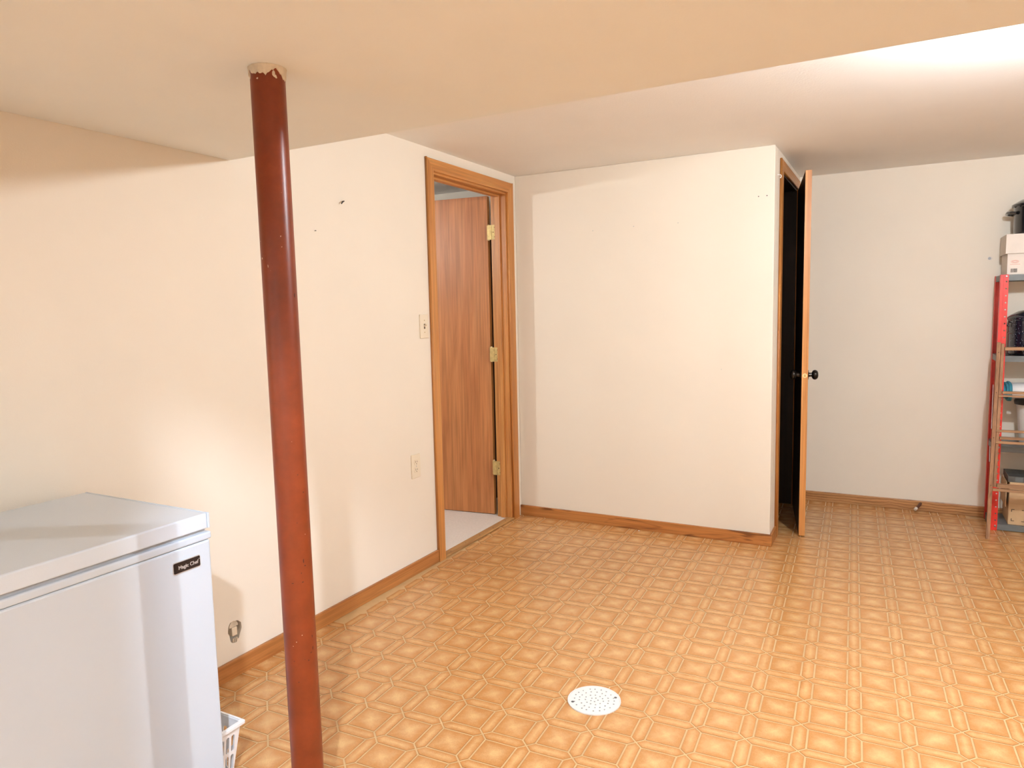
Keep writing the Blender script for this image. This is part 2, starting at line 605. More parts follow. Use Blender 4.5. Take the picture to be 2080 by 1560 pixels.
st(box('ceiling_light_blocker', (0, 0.03, 1.54), (1.585, YS0, HC), m_soffit))  # unseen box added to keep the near bulb off freezer and left wall
# room behind the left door
m_sidepanel = plain('dark gap panel', (0.055, 0.028, 0.014), 0.6, var=0.2, scale=8)
st(box('wall_side_room_far', (-2.7, 4.25, 0.010), (-0.100, 4.30, HC), m_wall))
st(box('gap_shade_panel', (-2.7, 4.238, 0.010), (-0.100, 4.25, 1.86), m_sidepanel))  # panel added to darken the gap behind the open leaf
st(box('wall_side_room', (-2.8, 1.4, 0), (-2.7, YF, HC), m_wall))
st(box('wall_side_room_near', (-2.7, 1.3, 0), (-0.100, 1.4, HC), m_wall))
# closet lining, near black in place of interior shade
st(box('wall_closet_lining', (0.0, YB + 0.10, 0), (XC - 0.10, YB + 0.112, HC), m_closet_shade))
st(box('wall_closet_lining_far', (0.0, YF - 0.012, 0), (XC - 0.10, YF, HC), m_closet_shade))
st(box('wall_closet_lining_left', (0.0, YB + 0.112, 0), (0.012, YF - 0.012, HC), m_closet_shade))
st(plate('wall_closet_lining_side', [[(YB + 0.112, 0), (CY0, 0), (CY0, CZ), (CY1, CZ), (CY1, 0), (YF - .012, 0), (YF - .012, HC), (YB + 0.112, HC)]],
         0.012, frame((XC - 0.106, 0, 0), (0, 1, 0), (0, 0, 1)), m_closet_shade))
st(box('ceiling_closet', (0.012, YB + 0.112, HC - 0.01), (XC - 0.112, YF - 0.012, HC), m_closet_shade))

# baseboards
BH, BT = 0.066, 0.013


def baseboard(name, a, b, mat):
    st(box(name, a, b, mat, bev=0.003))


baseboard('baseboard_left', (0, YN, 0.0), (BT, 3.012, BH), m_base_y)
baseboard('baseboard_back', (0, YB - BT, 0.0), (XC + BT, YB, BH), m_base_x)
baseboard('baseboard_closet_side', (XC, YB, 0.0), (XC + BT, 4.147, BH), m_base_y)
baseboard('baseboard_far', (XC + 0.02, YF - BT, 0.0), (XR, YF, BH), m_base_far)
baseboard('baseboard_right', (XR - BT, YN, 0.0), (XR, YF - BT, BH), m_base_y)

# threshold strip with nails
thr = st(box('trim_1', (-0.035, OY0, 0.0), (0.014, OY1, 0.013), m_thresh, bev=0.005))
for k in range(5):
    y = OY0 + 0.08 + k * 0.155
    lathe('nail_head', [(0.0028, 0.0128), (0.0022, 0.0142)], m_slot, thr, 8, Matrix.Translation((-0.004, y, 0)))

# ------------------------------------------------------------------ printed vinyl floor pieces
P, ANG = 0.14810, math.radians(2.5077)
ORG = Vector((0.99075, 1.93135, 0))
ea = Vector((math.cos(ANG), math.sin(ANG), 0))
eb = Vector((-math.sin(ANG), math.cos(ANG), 0))
h = 0.0212
LW = 0.0029
TH = 0.0008


def inset(poly, d):
    n = len(poly)
    out = []
    for i in range(n):
        p0, p1, p2 = [Vector(poly[k % n]) for k in (i - 1, i, i + 1)]
        e1 = (p1 - p0).normalized()
        e2 = (p2 - p1).normalized()
        n1 = Vector((-e1.y, e1.x))
        n2 = Vector((-e2.y, e2.x))
        k = (n1 + n2) / (1 + n1.dot(n2))
        out.append(tuple(p1 + k * d))
    return out


def piece(poly, kind):
    """rings of (x, y, z, rim) for one printed piece around its own centre (poly ccw)"""
    a = inset(poly, LW)
    b = inset(poly, LW + 0.0013)
    c = inset(poly, LW + (0.014 if kind else 0.034))
    rings = [[(x, y, -0.001, 0.0) for x, y in a], [(x, y, TH, 0.0) for x, y in a], [(x, y, TH, 0.06) for x, y in b],
             [(x, y, TH, 0.55 if kind else 0.62) for x, y in c]]
    n = len(poly)
    vs = [v for r in rings for v in r] + [(0, 0, TH, 0.80 if kind else 1.0)]
    fs = []
    for k in range(3):
        for i in range(n):
            fs.append((k * n + i, k * n + (i + 1) % n, (k + 1) * n + (i + 1) % n, (k + 1) * n + i))
    for i in range(n):
        fs.append((3 * n + i, 3 * n + (i + 1) % n, 4 * n))
    return vs, fs


q = P / 2 - h
g = P / 2
SQ = [(-q, -q), (q, -q), (q, q), (-q, q)]
HV = [(0, -g), (h, -g + h), (h, g - h), (0, g), (-h, g - h), (-h, -g + h)]
HH = [(-g, 0), (-g + h, -h), (g - h, -h), (g, 0), (g - h, h), (-g + h, h)]
SHAPES = [piece(SQ, 0), piece(HV, 1), piece(HH, 1)]


def piece_mesh(name, lst):
    vs, fs, rim = [], [], []
    for (v, f), T in lst:
        o = len(vs)
        for x, y, z, r in v:
            p = T @ Vector((x, y, z))
            vs.append(p)
            rim.append(r)
        fs += [tuple(o + i for i in t) for t in f]
    me = bpy.data.meshes.new(name)
    me.from_pydata(vs, [], fs)
    uv = me.uv_layers.new(name='rim')
    for lp in me.loops:
        uv.data[lp.index].uv = (rim[lp.vertex_index], 0.5)
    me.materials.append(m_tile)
    return me


RZ = Matrix.Rotation(ANG, 4, 'Z')
cells = []
for i in range(-12, 30):
    for j in range(-32, 28):
        for k, (dx, dy) in enumerate(((g, g), (0, g), (g, 0))):
            c = ORG + ea * (i * P + dx) + eb * (j * P + dy)
            if c.x < 0.015 or c.x > XR - 0.02 or c.y < YN + 0.02 or c.y > YF - 0.02:
                continue
            area = 0.0
            poly = (SQ, HV, HH)[k]
            pr = [project(c + RZ @ Vector((x, y, 0))) for x, y in poly]
            if all(t and -10 < t[0] < 2090 and -10 < t[1] < 1570 for t in pr):
                if not (c.x < 0.6 and c.y < 1.25):
                    for t0, t1 in zip(pr, pr[1:] + pr[:1]):
                        area += t0[0] * t1[1] - t1[0] * t0[1]
            cells.append((abs(area) / 2, k, c))
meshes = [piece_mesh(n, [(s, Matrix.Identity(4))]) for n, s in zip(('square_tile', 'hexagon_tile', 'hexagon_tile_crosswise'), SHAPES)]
rest = []
cells.sort(key=lambda t: -t[0])
count = {'square_tile': 0, 'hexagon_tile': 0}
for ar, k, c in cells:
    nm = 'square_tile' if k == 0 else 'hexagon_tile'
    T = Matrix.Translation(c) @ RZ
    if ar > 0 and count[nm] < 300:
        count[nm] += 1
        o = bpy.data.objects.new(nm, meshes[k])
        C.objects.link(o)
        o.parent = floor
        o.matrix_basis = T
    else:
        rest.append((SHAPES[k], T))
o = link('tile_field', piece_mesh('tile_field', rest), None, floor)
tag(o, kind='stuff')

# ------------------------------------------------------------------ ceiling bulbs


def ceiling_bulb(name, spec, label):
    (x, y, z), power, col = spec
    t = tag(empty(name, (x, y, HC)), label, 'light', 'ceiling bulb holders')
    lathe('lampholder', [(0.055, HC - 0.0005), (0.055, HC - 0.014), (0.036, HC - 0.018), (0.030, z + BULB_R * 0.9), (0.024, z + BULB_R * 0.85)],
          m_porcelain, t, 28, Matrix.Translation((x, y, 0)))
    pr = []
    for k in range(13):
        a = math.pi * k / 12
        pr.append((max(0.0005, BULB_R * math.sin(a)), z - BULB_R * math.cos(a)))
    b = lathe('bulb', pr, bulb_mat(name + ' glow', power, col), t, 24, Matrix.Translation((x, y, 0)))
    return t


ceiling_bulb('ceiling_light', BULB_FAR, 'bare bulb on the ceiling hidden behind the dropped soffit')
ceiling_bulb('ceiling_light', BULB_SIDE, 'bare bulb on the ceiling of the carpeted room behind the door')
ceiling_bulb('ceiling_light', BULB_NEAR, 'bare bulb on the ceiling in front of the dropped soffit')

# ------------------------------------------------------------------ steel column
top = Vector((0.829, 1.2098, HS))
bot = Vector((0.8365, 1.2135, 0.0))
axis = (top - bot).normalized()
ax_x = Vector((1, 0, 0)) - axis * axis.x
ax_x.normalize()
Mcol = frame(bot, ax_x, axis.cross(ax_x))
Lc = (top - bot).length
col = tag(empty('steel_column', bot), 'tall rust red steel column in front of the cream wall', 'column')
bm = bmesh.new()
lathe_bm(bm, [(0.038, 0.008), (0.038, Lc - 0.001)], 48, Mcol)
o = link('pipe', bm_mesh('pipe', bm), m_pole, col)
smooth_angle(o.data)
bm = bmesh.new()
add_box(bm, (-0.075, -0.075, 0.0012), (0.075, 0.075, 0.009), Mcol)
link('base_plate', bm_mesh('base_plate', bm), m_pole, col)
# peeled plaster ring under the soffit, ragged lower edge
bm = bmesh.new()
n = 72
rg = [[], [], [], []]
lo = 0.02
for i in range(n):
    a = 2 * math.pi * i / n
    lo = 0.6 * lo + 0.4 * (0.019 + 0.014 * math.sin(2.3 * a + 1.0) * math.sin(5.1 * a) + random.uniform(-0.010, 0.010))
    lo = max(0.006, min(0.030, lo))
    ro = 0.0405 + random.uniform(-0.0008, 0.0008)
    for k, (r, z) in enumerate(((ro + 0.0012, Lc - 0.0005), (ro, Lc - 0.35 * lo), (ro - 0.0005, Lc - lo), (0.0376, Lc - lo))):
        rg[k].append(bm.verts.new(Mcol @ Vector((r * math.cos(a), r * math.sin(a), z))))
for A, B in zip(rg[:-1], rg[1:]):
    for i in range(n):
        bm.faces.new((A[i], A[(i + 1) % n], B[(i + 1) % n], B[i]))
tag(link('plaster_collar', bm_mesh('plaster_collar', bm), m_plaster, col), 'peeling off-white plaster ring')
# loose paint flakes near the top and dark chips down the shaft: small ragged scales lying on the curved surface
m_chip = plain('dark bare chip', (0.030, 0.006, 0.004), 0.7, var=0.3, scale=90)


def scale_on_pipe(name, a0, z0, hw, hz, mat, wob=0.35, n=9):
    bm = bmesh.new()
    ring, top_ = [], []
    for i in range(n):
        t = 2 * math.pi * i / n
        k = 1 + random.uniform(-wob, wob)
        a = a0 + hw * k * math.cos(t) / 0.038
        z = z0 + hz * k * math.sin(t)
        ring.append(bm.verts.new(Mcol @ Vector((0.0376 * math.cos(a), 0.0376 * math.sin(a), z))))
        top_.append(bm.verts.new(Mcol @ Vector((0.03845 * math.cos(a), 0.03845 * math.sin(a), z))))
    for i in range(n):
        bm.faces.new((ring[i], ring[(i + 1) % n], top_[(i + 1) % n], top_[i]))
    bm.faces.new(top_)
    link(name, bm_mesh(name, bm), mat, col)


for a, z, hw, hz in ((-0.42, 1.832, 0.0028, 0.0065), (-0.30, 1.828, 0.0032, 0.0038), (-2.10, 1.834, 0.003, 0.007), (-1.37, 1.822, 0.0022, 0.0016),
                     (-1.88, 1.432, 0.0014, 0.0020), (-1.40, 1.414, 0.0007, 0.0028), (-1.22, 0.520, 0.0006, 0.0008), (-0.65, 0.545, 0.0010, 0.0010), (-1.0, 0.530, 0.0009, 0.0009)):
    scale_on_pipe('paint_flake', a, z, hw, hz, m_plaster)
for a, z, hw, hz in ((-0.35, 0.932, 0.0010, 0.0014), (-0.02, 0.888, 0.0016, 0.0012), (-0.29, 0.724, 0.0010, 0.0050), (-0.20, 0.712, 0.0016, 0.0012), (-0.56, 0.818, 0.0011, 0.0009),
                     (-0.47, 0.696, 0.0010, 0.0012), (-0.41, 0.674, 0.0020, 0.0011), (0.04, 0.534, 0.0010, 0.0038), (0.04, 0.505, 0.0009, 0.0042), (-0.11, 0.496, 0.0024, 0.0010),
                     (-1.04, 0.674, 0.0024, 0.0008), (-1.22, 0.482, 0.0009, 0.0009), (-0.56, 0.484, 0.0009, 0.0008), (-0.32, 0.479, 0.0018, 0.0017), (0.19, 1.348, 0.0012, 0.0045), (-1.0, 0.43, 0.0010, 0.0012)):
    scale_on_pipe('paint_chip', a, z, hw, hz, m_chip)

# ------------------------------------------------------------------ chest freezer
FX0, FX1, FY0, FY1 = 0.052, 0.565, 0.257, 1.188
fz = tag(empty('chest_freezer', ((FX0 + FX1) / 2, (FY0 + FY1) / 2, 0)), 'white chest freezer with a black badge against the cream wall', 'freezer')
box('body', (FX0, FY0, 0.022), (FX1, FY1, 0.742), m_white, fz, 0.006, 3)
box('base_rail', (FX0 + 0.02, FY0 + 0.02, 0.0012), (FX1 - 0.02, FY1 - 0.02, 0.022), m_gasket, fz)
box('top_rim', (FX0 - 0.001, FY0 - 0.002, 0.743), (FX1 + 0.002, FY1 + 0.003, 0.762), m_white, fz, 0.004, 3)
box('gasket', (FX0 + 0.008, FY0 + 0.006, 0.762), (FX1 - 0.009, FY1 - 0.008, 0.7705), m_gasket, fz)
lid = box('lid', (FX0 - 0.003, FY0, 0.7705), (FX1 + 0.001, FY1 - 0.006, 0.8105), m_lidtop, fz, 0.004, 3)
for y0, y1 in ((FY1 - 0.0058, FY1 + 0.001), (FY0 - 0.006, FY0 - 0.0002)):
    box('end_cap', (FX0 - 0.002, y0, 0.771), (FX1 + 0.0016, y1, 0.8108), m_white, lid, 0.002, 2)
for y in (FY0 + 0.18, FY1 - 0.18):
    box('hinge', (FX0 - 0.022, y - 0.03, 0.70), (FX0 - 0.004, y + 0.03, 0.79), m_steel, fz, 0.002)
Mb = frame((FX1, 1.1145, 0.6975), (0, 1, 0), (0, 0, 1))
bd = plate('badge', [rrect(-0.0385, -0.0145, 0.0385, 0.0145, 0.004)], 0.003, Mb @ Matrix.Translation((0, 0, 0.0012)), m_silver, fz)
tag(bd, 'black badge with silver lettering')
plate('badge_face', [rrect(-0.0370, -0.0128, 0.0370, 0.0128, 0.003)], 0.001, Mb @ Matrix.Translation((0, 0, 0.0029)), m_badge, bd)
text('lettering', 'Magic Chef', 0.0125, Mb @ Matrix.Translation((0.0035, -0.0010, 0.0036)), m_silver, bd, bold=0.00022)
text('trade_mark', 'TM', 0.0028, Mb @ Matrix.Translation((0.0345, 0.0052, 0.0036)), m_silver, bd)

# ------------------------------------------------------------------ slim plastic basket beside the freezer
BX0, BX1, BY0, BY1, BZ = 0.17, 0.490, 1.203, 1.306, 0.168
bk = tag(empty('plastic_basket', ((BX0 + BX1) / 2, (BY0 + BY1) / 2, 0)), 'small white slotted plastic basket on the floor beside the freezer', 'basket')
TP = 0.022  # taper


def basket_side(name, A, B, nslots):
    """wall from top corner A to B (2-D), tapering inward to the floor"""
    A = Vector((A[0], A[1], BZ))
    B = Vector((B[0], B[1], BZ))
    cx = Vector(((BX0 + BX1) / 2, (BY0 + BY1) / 2, 0))
    mid = (A + B) / 2
    inw = (Vector((cx.x, cx.y, BZ)) - mid)
    ux = (B - A).normalized()
    inw = (inw - ux * inw.dot(ux)).normalized()
    lowdir = Vector((0, 0, -BZ)) + inw * TP
    L = (B - A).length
    H = lowdir.length
    M = frame(A, ux, -lowdir)
    loops = [[(0, 0), (L, 0), (L - TP, -H + 0.003), (TP, -H + 0.003)]]
    pitch = (L - 0.03) / nslots
    for i in range(nslots):
        x = 0.015 + pitch * (i + 0.5)
        for z0, z1 in ((-0.078, -0.028), (-0.142, -0.088)):
            s = min(pitch * 0.30, 0.008)
            xx = L / 2 + (x - L / 2) * (1 + (z0 + z1) * 0.35)
            loops.append(rrect(xx - s, z0, xx + s, z1, s * 0.98))
    plate(name, loops, 0.0024, M, m_plastic, bk)


basket_side('side_wall', (BX1, BY0), (BX1, BY1), 4)
basket_side('side_wall', (BX0, BY1), (BX0, BY0), 4)
basket_side('side_wall', (BX1, BY1), (BX0, BY1), 11)
basket_side('side_wall', (BX0, BY0), (BX1, BY0), 11)
box('basket_floor', (BX0 + TP, BY0 + TP, 0.0015), (BX1 - TP, BY1 - TP, 0.0045), m_plastic, bk)
rim = 0.010
bm = bmesh.new()
for a, b in (((BX1 - 0.002, BY0 - rim), (BX1 + rim, BY1 + rim)), ((BX0 - rim, BY0 - rim), (BX0 + 0.002, BY1 + rim)),
             ((BX0 + 0.002, BY1 - 0.002), (BX1 - 0.002, BY1 + rim)), ((BX0 + 0.002, BY0 - rim), (BX1 - 0.002, BY0 + 0.002))):
    add_box(bm, (a[0], a[1], BZ - 0.010), (b[0], b[1], BZ + 0.003))
bmesh.ops.bevel(bm, geom=bm.edges[:], offset=0.003, segments=2, affect='EDGES')
link('rim', bm_mesh('rim', bm), m_plastic, bk)

# ------------------------------------------------------------------ left door: casing, jambs, stops, leaf, hinges
d1 = tag(empty('door_1', (0, (OY0 + OY1) / 2, 0)), kind='structure')


def casing_set(parent, fr, y0, y1, z, cw_l, cw_r, cw_t, proj):
    """mitred casing in wall plane; fr maps (u, v, out) to world"""
    L = [(y0 - cw_l, 0.0), (y0, 0.0), (y0, z), (y0 - cw_l, z + cw_t)]
    R = [(y1, 0.0), (y1 + cw_r, 0.0), (y1 + cw_r, z + cw_t), (y1, z)]
    T = [(y0, z), (y1, z), (y1 + cw_r, z + cw_t), (y0 - cw_l, z + cw_t)]
    for poly, mt in ((L, m_trim_z), (R, m_trim_z), (T, m_trim_y)):
        plate('casing', [inset(poly, 0.0003)], proj, fr @ Matrix.Translation((0, 0, proj / 2)), mt, parent, bev=0.003)


FW = frame((0, 0, 0), (0, 1, 0), (0, 0, 1))
casing_set(d1, FW, OY0, OY1 - 0.003, OZ, 0.052, 0.064, 0.055, 0.017)
JD = -0.100
box('jamb', (JD, OY0 - 0.0, 0.0105), (0.002, OY0 + 0.014, OZ), m_trim_z, d1)
box('jamb', (JD, OY1 - 0.014, 0.0105), (0.002, OY1, OZ), m_trim_z, d1)
box('jamb', (JD, OY0 + 0.014, OZ - 0.014), (0.002, OY1 - 0.014, OZ), m_trim_y, d1)
for a, b, mt in (((-0.070, OY0 + 0.014, 0.0105), (-0.036, OY0 + 0.026, OZ - 0.014), m_trim_z),
                 ((-0.070, OY1 - 0.026, 0.0105), (-0.036, OY1 - 0.014, OZ - 0.014), m_trim_z),
                 ((-0.070, OY0 + 0.026, OZ - 0.026), (-0.036, OY1 - 0.026, OZ - 0.014), m_trim_y)):
    box('door_stop_strip', a, b, mt, d1, 0.001, 1)
hd = Vector((-0.9942, -0.107, 0)).normalized()
hn = Vector((hd.y, -hd.x, 0))
if hn.y > 0:
    hn = -hn                       # normal of the face we see
hp = Vector((-0.1385, 3.8655, 0))   # near lower corner of the seen face
Ml = frame(hp, hd, (0, 0, 1))       # local x along leaf, y up, z = hd x up
zf = 1 if Ml.to_3x3().col[2].dot(hn) > 0 else -1
bm = bmesh.new()
z0, z1 = sorted((0, -zf * 0.035))
add_box(bm, (0, 0.014, z0), (0.765, 2.012, z1), Ml)
bmesh.ops.bevel(bm, geom=bm.edges[:], offset=0.0012, segments=1, affect='EDGES')
leaf = link('leaf', bm_mesh('leaf', bm), m_lauan, d1)
for za, zb in ((0.0, 0.035),):
    bm = bmesh.new()
    e0, e1 = sorted((-zf * 0.0005, -zf * 0.0345))
    add_box(bm, (-0.0012, 0.0145, e0), (0.0006, 2.0115, e1), Ml)
    link('edge_band', bm_mesh('edge_band', bm), m_edge, leaf)
for z in (1.787, 1.040, 0.322):
    hg = box('hinge', (JD + 0.0005, OY1 - 0.0162, z - 0.044), (JD + 0.030, OY1 - 0.0138, z + 0.044), m_brass, d1)
    tag(hg, 'worn brass butt hinge')
    px, py = -0.1235, OY1 - 0.002
    lathe('pin', [(0.0045, z - 0.048), (0.0058, z - 0.046), (0.0058, z + 0.046), (0.0045, z + 0.049)], m_brasspin, hg, 12,
          Matrix.Translation((px, py, 0)))
    box('hinge_plate', (px - 0.014, py + 0.001, z - 0.044), (px - 0.001, py + 0.0032, z + 0.044), m_brass, hg)
    box('hinge_plate', (px - 0.001, py - 0.016, z - 0.044), (JD + 0.0035, py - 0.012, z + 0.044), m_brass, hg)
    for dz in (-0.028, 0.0, 0.028):
        lathe('screw', [(0.0035, 0), (0.0028, 0.0012)], m_slot, hg, 8,
              Matrix.Translation((JD + 0.019 + (0.006 if dz else -0.004), OY1 - 0.0162, z + dz)) @ Matrix.Rotation(math.pi / 2, 4, 'X'))

# ------------------------------------------------------------------ closet door
d2 = tag(empty('door_2', (XC, (CY0 + CY1) / 2, 0)), kind='structure')
casing_set(d2, frame((XC, 0, 0), (0, 1, 0), (0, 0, 1)), CY0, CY1, CZ, 0.056, 0.056, 0.054, 0.014)
box('jamb', (XC - 0.112, CY0, 0.001), (XC + 0.001, CY0 + 0.012, CZ), m_darkdoor, d2)  # jambs coloured near black to carry the shade inside the opening
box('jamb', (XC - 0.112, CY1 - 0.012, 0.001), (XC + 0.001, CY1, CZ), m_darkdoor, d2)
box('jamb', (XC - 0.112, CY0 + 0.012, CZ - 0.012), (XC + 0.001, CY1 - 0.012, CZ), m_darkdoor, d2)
A2 = Vector((1.5470, 4.8995, 0))
B2 = Vector((1.6605, 4.215, 0))
dd = (B2 - A2).normalized()
M2 = frame(A2, dd, (0, 0, 1))       # x along leaf to free edge, y up, z = horizontal normal
L2 = (B2 - A2).length
nz = M2.to_3x3().col[2]
inner = -1 if nz.x > 0 else 1        # local z sign that faces the closet
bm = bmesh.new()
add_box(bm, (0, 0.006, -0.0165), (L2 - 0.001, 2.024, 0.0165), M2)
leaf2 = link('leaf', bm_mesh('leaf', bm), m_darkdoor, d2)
bm = bmesh.new()
add_box(bm, (L2 - 0.0035, 0.006, -0.0160), (L2, 2.0245, 0.0160), M2)
tag(link('edge_band', bm_mesh('edge_band', bm), m_edge, leaf2), 'pale orange wood edge')
ZK, XK = 0.915, L2 - 0.062
for sgn in (1, -1):
    Mk = M2 @ Matrix.Translation((XK, ZK, 0)) @ (Matrix.Identity(4) if sgn > 0 else Matrix.Rotation(math.pi, 4, 'X'))
    pr = [(0.0005, 0.0165), (0.031, 0.0166), (0.031, 0.0195), (0.024, 0.0235), (0.0125, 0.0250), (0.0115, 0.0390), (0.016, 0.0410), (0.0235, 0.0450),
          (0.0275, 0.0530), (0.0270, 0.0610), (0.0215, 0.0690), (0.012, 0.0730), (0.0005, 0.0740)]
    lathe('door_knob', pr, m_bronze, leaf2, 28, Mk, cap=False)
Mlp = frame(M2 @ Vector((L2, ZK, 0)), M2.to_3x3().col[2], (0, 0, 1))
oz = 1 if Mlp.to_3x3().col[2].dot(dd) > 0 else -1
lp = plate('latch_plate', [circle(0, 0, 0.0125, 20)], 0.0012, Mlp @ Matrix.Translation((0, 0, 0.0005 * oz)), m_brasspin, leaf2)
bm = bmesh.new()
add_box(bm, (-0.005, -0.007, -0.004), (0.005, 0.007, 0.007), Mlp @ Matrix.Scale(oz, 4, (0, 0, 1)))
bmesh.ops.recalc_face_normals(bm, faces=bm.faces)
link('latch_bolt', bm_mesh('latch_bolt', bm), m_brass, leaf2)
for z in (1.80, 1.02, 0.25):
    lathe('hinge', [(0.0055, z - 0.044), (0.0055, z + 0.044)], m_brass, d2, 10, Matrix.Translation((XC + 0.019, CY1 - 0.0015, 0)))

# ------------------------------------------------------------------ wall plates, hole, hooks, nails
ox, oy0, oy1, oz0, oz1 = 0.0, 2.8105, 2.8795, 0.488, 0.604
ot = tag(empty('outlet_plate', (0, (oy0 + oy1) / 2, oz0)), 'ivory duplex outlet plate low on the wall beside the wooden doorway', 'outlet')
Mo = frame((0, (oy0 + oy1) / 2, (oz0 + oz1) / 2), (0, 1, 0), (0, 0, 1))
plate('plate', [rrect(-0.0345, -0.058, 0.0345, 0.058, 0.003)], 0.006, Mo @ Matrix.Translation((0, 0, 0.003)), m_plate, ot, bev=0.0015)
for dz in (0.0195, -0.0195):
    fcs = plate('receptacle', [rrect(-0.0165, dz - 0.0135, 0.0165, dz + 0.0135, 0.008)], 0.003, Mo @ Matrix.Translation((0, 0, 0.0065)), m_plate, ot)
    for sx, sh in ((-0.0065, 0.0048), (0.0065, 0.0040)):
        plate('slot', [rect(sx - 0.0013, dz - sh + 0.003, sx + 0.0013, dz + sh + 0.003)], 0.0006, Mo @ Matrix.Translation((0, 0, 0.0081)), m_slot, fcs)
    plate('slot', [circle(0, dz - 0.0075, 0.0026, 10)], 0.0006, Mo @ Matrix.Translation((0, 0, 0.0081)), m_slot, fcs)
lathe('screw', [(0.003, 0.0062), (0.002, 0.0075)], m_steel, ot, 10, Mo)

sw = tag(empty('light_switch', (0, 2.957, 1.182)), 'ivory toggle light switch plate at the left of the wooden doorway', 'switch')
Ms = frame((0, 2.957, 1.238), (0, 1, 0), (0, 0, 1))
plate('plate', [rrect(-0.0345, -0.058, 0.0345, 0.058, 0.003)], 0.006, Ms @ Matrix.Translation((0, 0, 0.003)), m_plate, sw, bev=0.0015)
bm = bmesh.new()
add_box(bm, (-0.0045, -0.004, 0.0), (0.0045, 0.006, 0.017), Ms @ Matrix.Translation((0, 0.0, 0.005)) @ Matrix.Rotation(-0.5, 4, 'X'))
bmesh.ops.bevel(bm, geom=bm.edges[:], offset=0.001, segments=1, affect='EDGES')
link('toggle', bm_mesh('toggle', bm), m_plate, sw)
plate('toggle_slot', [rect(-0.0055, -0.0125, 0.0055, 0.0125)], 0.0006, Ms @ Matrix.Translation((0, 0, 0.0062)), m_slot, sw)
for dz in (0.030, -0.030):
    lathe('screw', [(0.003, 0.0060), (0.002, 0.0074)], m_brass, sw, 10, Ms @ Matrix.Translation((0, dz, 0)))

hl = tag(empty('wall_box', (-0.03, HY, HZ)), 'cream electrical box sitting in a ragged hole low in the wall', 'electrical box')
Mh = frame((0, HY, HZ), (0, 1, 0), (0, 0, 1))
box('back', (-0.048, HY - 0.050, HZ - 0.062), (-0.044, HY + 0.050, HZ + 0.062), m_cavity, hl)
boxes('side', [((-0.044, HY - 0.050, HZ - 0.062), (-0.014, HY - 0.046, HZ + 0.062)), ((-0.044, HY + 0.046, HZ - 0.062), (-0.014, HY + 0.050, HZ + 0.062)),
               ((-0.044, HY - 0.046, HZ - 0.062), (-0.014, HY + 0.046, HZ - 0.058)), ((-0.044, HY - 0.046, HZ + 0.058), (-0.014, HY + 0.046, HZ + 0.062))], m_cavity, hl)
box('block', (-0.044, HY - 0.010, HZ - 0.020), (-0.002, HY + 0.013, HZ + 0.012), m_plate, hl, 0.0015, 1)
plate('dome', [[(-0.016, 0.010)] + [(0.020 * math.cos(a) + 0.001, 0.010 + 0.022 * math.sin(a)) for a in [math.pi * k / 10 for k in range(11)]]], 0.012,
      Mh @ Matrix.Translation((0, 0.003, -0.012)), m_plaster, hl)
for k in range(3):
    box('torn_paper', (-0.002, HY - 0.012 + k * 0.008, HZ - 0.040 - 0.002 * (k % 2)), (0.0015, HY - 0.007 + k * 0.008, HZ - 0.026), m_plaster, hl)

# screw hook and nails on the left wall
hk = tag(tube('screw_hook', [(-0.004, 2.391, 1.783), (0.006, 2.391, 1.783), (0.012, 2.389, 1.783), (0.015, 2.382, 1.781), (0.015, 2.374, 1.776), (0.014, 2.370, 1.770)], 0.0026, m_blackmetal),
         'small black screw hook high on the cream wall left of the doorway', 'hook')
nl = []


def nail(y_or_x, z, wall, label, r=0.0022, group=None, mat=None):
    if wall == 'left':
        M = frame((0, y_or_x, z), (0, 1, 0), (0, 0, 1))
    elif wall == 'back':
        M = frame((y_or_x, YB, z), (1, 0, 0), (0, 0, 1))
    else:
        M = frame((y_or_x, YF, z), (1, 0, 0), (0, 0, 1))
    o = lathe('nail', [(0.0011, -0.004), (0.0011, 0.007), (r, 0.0072), (r, 0.0085), (0.0004, 0.0088)], mat or m_blackmetal, None, 8, M)
    tag(o, label, 'nail', group)


nail(2.216, 1.645, 'left', 'tiny bent nail in the cream wall below and left of the black hook')
G3 = 'row of three nails on the back wall'
nail(0.514, 1.764, 'back', 'leftmost of three tiny nails in a row on the back wall', 0.0026, G3, m_steel)
nail(0.763, 1.771, 'back', 'middle one of three tiny nails in a row on the back wall', 0.0026, G3, m_steel)
nail(1.018, 1.771, 'back', 'rightmost of three tiny nails in a row on the back wall', 0.0026, G3, m_steel)
nail(1.259, 0.963, 'back', 'lone tiny nail midway down the back wall near the closet corner', 0.0022, None, m_steel)
for x, lb in ((1.442, 'left one of two plastic wall anchors near the closet corner'), (1.484, 'right one of two plastic wall anchors near the closet corner')):
    t = tag(empty('wall_anchor', (x, YB, 1.875)), lb, 'wall anchor', 'pair of wall anchors')
    M = frame((x, YB, 1.875), (1, 0, 0), (0, 0, 1))
    lathe('flange', [(0.0028, 0.0004), (0.0055, 0.0005), (0.0055, 0.0018), (0.0028, 0.0020)], m_rubber, t, 14, M, cap=False)
    lathe('bore', [(0.0029, -0.003), (0.0029, 0.0012)], m_slot, t, 10, M)
t = tag(empty('wall_anchor', (2.572, YF, 1.553)), 'plastic wall anchor in a white patch on the far wall beside the shelves', 'wall anchor')
M = frame((2.572, YF, 1.553), (1, 0, 0), (0, 0, 1))
plate('patch', [circle(0.002, 0, 0.014, 16, 0.011)], 0.0008, M @ Matrix.Translation((0, 0, 0.0005)), m_cardwhite, t)
lathe('bore', [(0.0085, 0.0006), (0.0060, 0.0020)], m_gasket, t, 12, M)
wh = tag(empty('cup_hook', (XC, 4.075, 1.99)), 'small white hook on the narrow closet side wall beside the casing', 'hook')
